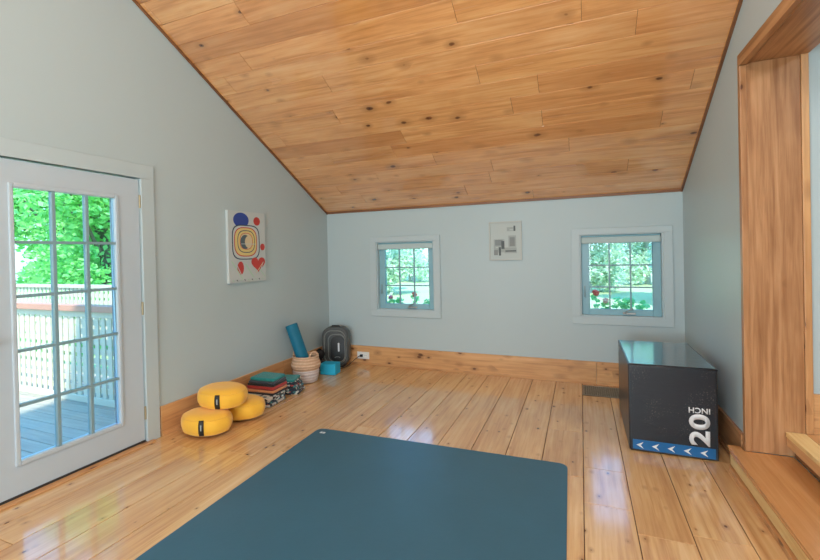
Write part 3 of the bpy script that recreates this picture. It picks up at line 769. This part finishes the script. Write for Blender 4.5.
# ------------------------------------------------------------------ outside: ground, deck, lattice, plants
GZ = -.55
m = MB(); m.box(-45, 30, -12, 50, GZ-.2, GZ); struct(m.build('ground', M['grass']))
m = MB(); y = .3
while y < 3.6:
    m.box(-8.2, XL-TW-.01, y, y+.135, -.11, -.08, 0); y += .142
struct(m.build('deck_floor', M['deck'], bevel=.004, seg=1))
def lattice(x0, x1, y, z0, z1, name, label):
    root = empty(name, ((x0+x1)/2, y, z0)); tag(root, label, 'fence', 'lattice fence beyond the glass door')
    w = x1-x0; h = z1-z0; m = MB(); p = .102; s = .060
    n = int(w/p)
    for i in range(n+1): x = -w/2+p*i; m.box(x, min(x+s, w/2), -.006, .004, 0, h)
    k = int(h/p)
    for i in range(k+1): z = p*i; m.box(-w/2, w/2, .004, .014, z, min(z+s, h))
    m.build('lattice_panel', M['lattice'], root)
    for x in (-w/2-.045, w/2+.045):
        q = MB(); q.box(x-.045, x+.045, -.045, .045, 0 if z0 > .5 else GZ-z0, h+.02); q.build('post', M['lattice'], root, bevel=.005)
    return root
low = lattice(-8.1, XL-TW-.12, 2.93, -.07, .90, 'lattice_railing', 'cream lattice deck railing under a pinkish cap rail, seen through the glass door')
m = MB(); m.box(-2.45, 2.45, -.06, .05, .985-.02, 1.03); m.build('cap_rail', M['rail'], low, bevel=.004)
m = MB(); m.box(-2.36, 2.36, -.02, .02, -.01, .06); m.build('bottom_rail', M['lattice'], low, bevel=.004)
m = MB(); m.box(-2.36, 2.36, -.02, .02, .90, .96); m.build('sub_rail', M['lattice'], low, bevel=.004)
up = lattice(-11, -4.2, 4.25, .15, 1.02, 'lattice_screen', 'pale lattice screen standing farther out behind the deck railing')
m = MB(); m.box(-3.45, 3.45, -.03, .03, .86, .91); m.build('cap_rail', M['lattice'], up)

def leafmesh(name, n, blobs, size, seed, aspect=1.6):
    rnd = random.Random(seed); v = []; f = []; r = []
    for _ in range(n):
        bx_, by, bz, br = rnd.choice(blobs)
        d = Vector((rnd.gauss(0, 1), rnd.gauss(0, 1), rnd.gauss(0, 1))).normalized()*br*(rnd.random()**.4)
        c = Vector((bx_, by, bz))+d
        a = Vector((rnd.gauss(0, 1), rnd.gauss(0, 1), rnd.gauss(0, .6))).normalized(); b = a.orthogonal().normalized()
        b = (Matrix.Rotation(rnd.random()*6.28, 3, a) @ b)
        s = size*rnd.uniform(.6, 1.3); i = len(v)
        v += [tuple(c-a*s), tuple(c+b*s/aspect), tuple(c+a*s), tuple(c-b*s/aspect)]; f.append((i, i+1, i+2, i+3)); r.append(rnd.random())
    me = bpy.data.meshes.new(name); me.from_pydata(v, [], f)
    at = me.attributes.new('rnd', 'FLOAT', 'FACE'); at.data.foreach_set('value', r); me.update(); return me
def make_tree(seed, h, leaf, n=15000, bark='bark', bare=.10, size=.085):
    rnd = random.Random(seed); blobs = []
    for _ in range(26):
        z = rnd.uniform(bare, 1)*h; rad = h*.30*math.sin(PI*min(1, (z/h*.85+.12)))
        t = rnd.random()*6.28; q = rad*rnd.random()**.5
        blobs.append((q*math.cos(t), q*math.sin(t), z, h*.13))
    lm = leafmesh('crown', n, blobs, size, seed); lm.materials.append(M[leaf])
    t_ = MB(); t_.tube([(0, 0, -.1), (.05, .03, h*.3), (-.06, .05, h*.6), (.03, -.02, h*.92)], [h*.024, h*.02, h*.013, .02], 10)
    for k in range(7):
        a = rnd.random()*6.28; z = h*rnd.uniform(.25, .7); t_.tube([(0, 0, z), (h*.1*math.cos(a), h*.1*math.sin(a), z+h*.08), (h*.22*math.cos(a), h*.22*math.sin(a), z+h*.2)], [h*.01, h*.007, .01], 6)
    tm = t_.build('trunk', M[bark]); tmesh = tm.data; bpy.data.objects.remove(tm)
    return lm, tmesh
kinds = [make_tree(1, 6.5, 'leaf'), make_tree(2, 6.0, 'leaf'), make_tree(3, 6.0, 'leaf_overlit', 16000, 'bark_overlit', .0, .10), make_tree(9, 6.0, 'leaf_overlit', 16000, 'bark_overlit', .02, .10)]
def tree(x, y, k, rz, sc, label, group):
    r = empty('tree', (x, y, GZ), rz); r.scale = (sc,)*3; tag(r, label, 'tree', group)
    for nm, me in (('crown', kinds[k][0]), ('trunk', kinds[k][1])):
        o = bpy.data.objects.new(nm, me); COL.objects.link(o); o.parent = r
LG = 'green trees beyond the deck'
for x, y, k, rz, sc, lb in ((-10.3, 6.6, 0, 0, .87, 'nearest leafy green tree right behind the lattice, filling the door glass'), (-14.6, 8.2, 1, 1, 1.1, 'farther leafy green tree behind the nearest tree beyond the deck'), (-9.6, 12.0, 0, 2, .85, 'leafy green tree to the right of those seen through the door glass'), (-13.8, 2.2, 1, .7, 1.0, 'leafy green tree to the left of those seen through the door glass')):
    tree(x, y, k, rz, sc, lb, LG)
for x, y, k, rz, sc, lb in ((-9.2, 19.0, 2, 0, .95, 'pale overexposed tree at the left behind the left small window'), (-4.4, 21.0, 3, 3, 1.0, 'distant pale tree at the right behind the left small window'), (3.9, 17.5, 2, 2, .95, 'pale overexposed tree at the right behind the right small window'), (.3, 21.5, 3, 5, 1.0, 'distant pale tree at the left behind the right small window'), (8.8, 23.5, 3, 1, 1.0, 'pale tree at the far right of the back yard'), (-15.5, 22.0, 2, 4, 1.0, 'pale tree at the far left of the back yard'), (-2.2, 28.0, 2, 2, 1.3, 'farthest pale tree closing the view between the other back yard trees'), (-11.2, 28.5, 3, 2, 1.3, 'farthest pale tree behind the left pair in the back yard'), (3.4, 27.0, 3, 2, 1.15, 'farthest pale tree behind the right pair in the back yard')):
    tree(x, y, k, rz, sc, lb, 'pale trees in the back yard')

# geraniums in planters under the two small windows
def planter(cx, label):
    p = empty('window_planter', (cx, YB+TW+.11, .57)); tag(p, label, 'planter', 'planters outside the small windows')
    m = MB(); m.box(-.36, .36, -.09, .09, 0, .012); m.box(-.36, .36, -.09, -.078, .012, .15); m.box(-.36, .36, .078, .09, .012, .15); m.box(-.36, -.348, -.078, .078, .012, .15); m.box(.348, .36, -.078, .078, .012, .15)
    m.build('trough', M['planter'], p, bevel=.004)
    m = MB(); m.box(-.347, .347, -.077, .077, .013, .13); m.build('soil', M['soil'], p)
planter((W[0][0]+W[0][1])/2, 'long planter outside below the left small window')
planter((W[1][0]+W[1][1])/2, 'long planter outside below the right small window')
def geranium(x, h, petal, label, group, nl=16, seed=0, flowers=((0, 0),), spread=.07, pr_=.032):
    rnd = random.Random(seed); r = empty('geranium', (x, YB+TW+.11, .7005)); tag(r, label, 'flower', group)
    m = MB()
    for (fx, fz) in flowers: m.tube([(0, 0, 0), (fx*.4, 0, h*.5), (fx, 0, h+fz)], .003, 6)
    for k in range(5): m.tube([(0, 0, 0), (rnd.uniform(-1, 1)*spread, rnd.uniform(-.04, .04), h*.45)], .0025, 5)
    m.build('stem', M['geranium_leaf'], r)
    lv = MB()
    for k in range(nl):
        c = Vector((rnd.uniform(-1, 1)*spread, rnd.uniform(-.05, .05), rnd.uniform(.35, .85)*h)); nrm = Vector((rnd.gauss(0, .5), -.6+rnd.gauss(0, .4), 1)).normalized(); a = nrm.orthogonal().normalized(); b = nrm.cross(a); R_ = rnd.uniform(.018, .03)
        lv.face([c+(a*math.cos(t)+b*math.sin(t))*R_*(1+.12*math.cos(5*t))+nrm*.004*math.cos(3*t) for t in (2*PI*q/15 for q in range(15))], r=rnd.random())
    lv.build('leaves', M['geranium_leaf'], r)
    for (fx, fz) in flowers:
        fm = leafmesh('blossom', 110, [(fx, 0, h+fz, pr_)], .013, seed+5, 1.2); fm.materials.append(M[petal]); o = bpy.data.objects.new('blossom', fm); COL.objects.link(o); o.parent = r
GL, GR = 'geraniums behind the left window', 'geraniums behind the right window'
geranium(-2.36, .145, 'petal_pink', 'pink geranium at the left end behind the left small window', GL, 12, 1, spread=.05)
geranium(-2.23, .17, 'petal_pink', 'green geranium foliage between the two pink blooms of the left window', GL, 16, 8, flowers=(), spread=.04)
geranium(-2.02, .195, 'petal_red', 'tall red geranium bloom at the middle behind the left small window', GL, 8, 2, spread=.04)
geranium(-1.83, .15, 'petal_pink', 'small green geranium with one bud at the right behind the left small window', GL, 16, 3, flowers=((.06, .03),), spread=.045, pr_=.012)
geranium(.15, .245, 'petal_red', 'red geranium bloom at the left behind the right small window', GR, 12, 4, spread=.03, pr_=.036)
geranium(.245, .155, 'petal_pale', 'pale pink geranium bloom next to the red one in the right small window', GR, 14, 5, spread=.03, pr_=.034)
geranium(.42, .24, 'petal_red', 'wide leafy geranium without blooms behind the middle of the right window', GR, 44, 6, flowers=(), spread=.10)
geranium(.60, .19, 'petal_red', 'low geranium leaves at the right end of the right small window', GR, 14, 7, flowers=(), spread=.06)

# ------------------------------------------------------------------ light
w = bpy.data.worlds.new('sky'); S.world = w; w.use_nodes = True; nt = w.node_tree; nt.nodes.clear()
o = nt.nodes.new('ShaderNodeOutputWorld'); b = nt.nodes.new('ShaderNodeBackground'); tc = nt.nodes.new('ShaderNodeTexCoord'); sx = nt.nodes.new('ShaderNodeSeparateXYZ'); cr = nt.nodes.new('ShaderNodeValToRGB')
nt.links.new(tc.outputs['Generated'], sx.inputs[0]); nt.links.new(sx.outputs['Z'], cr.inputs[0]); nt.links.new(cr.outputs[0], b.inputs[0]); nt.links.new(b.outputs[0], o.inputs[0])
cr.color_ramp.elements[0].position = 0.0; cr.color_ramp.elements[0].color = (.34, .52, .56, 1)
cr.color_ramp.elements[1].position = .55; cr.color_ramp.elements[1].color = (.14, .44, 1, 1)
b.inputs[1].default_value = 4.5
def lamp(name, kind, loc, rot, energy, color, **k):
    l = bpy.data.lights.new(name, kind); l.energy = energy; l.color = color
    for a, v_ in k.items(): setattr(l, a, v_)
    ob = bpy.data.objects.new(name, l); COL.objects.link(ob); ob.location = loc; ob.rotation_euler = rot; return ob
lamp('sun', 'SUN', (6, -8, 12), Vector((-.35, .62, -1)).to_track_quat('-Z', 'Y').to_euler(), 7.0, (1, .96, .86), angle=.03)
lamp('rear_fill_light', 'AREA', (-1.1, YR-.07, 1.4), (PI/2, 0, 0), 135, (.86, .95, 1), shape='RECTANGLE', size=2.7, size_y=1.7)  # added fill behind the camera, carries most of the interior light
lamp('landing_fill_light', 'AREA', (2.6, 1.4, 3.08), (0, 0, 0), 45, (.95, .97, 1), shape='DISK', size=.6)  # added unseen light that brightens the next room
lamp('room_fill_light', 'POINT', (-.4, .3, 3.4), (0, 0, 0), 105, (.90, .96, 1), shadow_soft_size=.35)  # added unseen point light, fills the room evenly

# ------------------------------------------------------------------ camera
F, YAW, PIT, ROLL, CH, CX, CY = 429.7462, -.3916, -.0078, -.0223, 1.4311, 403.2547, 256.8655
f = Vector((math.sin(YAW)*math.cos(PIT), math.cos(YAW)*math.cos(PIT), math.sin(PIT)))
r0 = Vector((math.cos(YAW), -math.sin(YAW), 0)); u0 = r0.cross(f)
r = r0*math.cos(ROLL)+u0*math.sin(ROLL); u = -r0*math.sin(ROLL)+u0*math.cos(ROLL)
cd = bpy.data.cameras.new('camera'); cam = bpy.data.objects.new('camera', cd); COL.objects.link(cam)
cam.matrix_world = Matrix(((r.x, u.x, -f.x, 0), (r.y, u.y, -f.y, 0), (r.z, u.z, -f.z, CH), (0, 0, 0, 1)))
cd.sensor_width = 36; cd.lens = F*36/820; cd.shift_x = (410-CX)/820; cd.shift_y = (CY-280)/820; cd.clip_start = .05; cd.clip_end = 200
S.camera = cam
S.view_settings.view_transform = 'Standard'; S.view_settings.look = 'None'; S.view_settings.gamma = 1; S.view_settings.use_curve_mapping = False
S.view_settings.exposure = 0.0
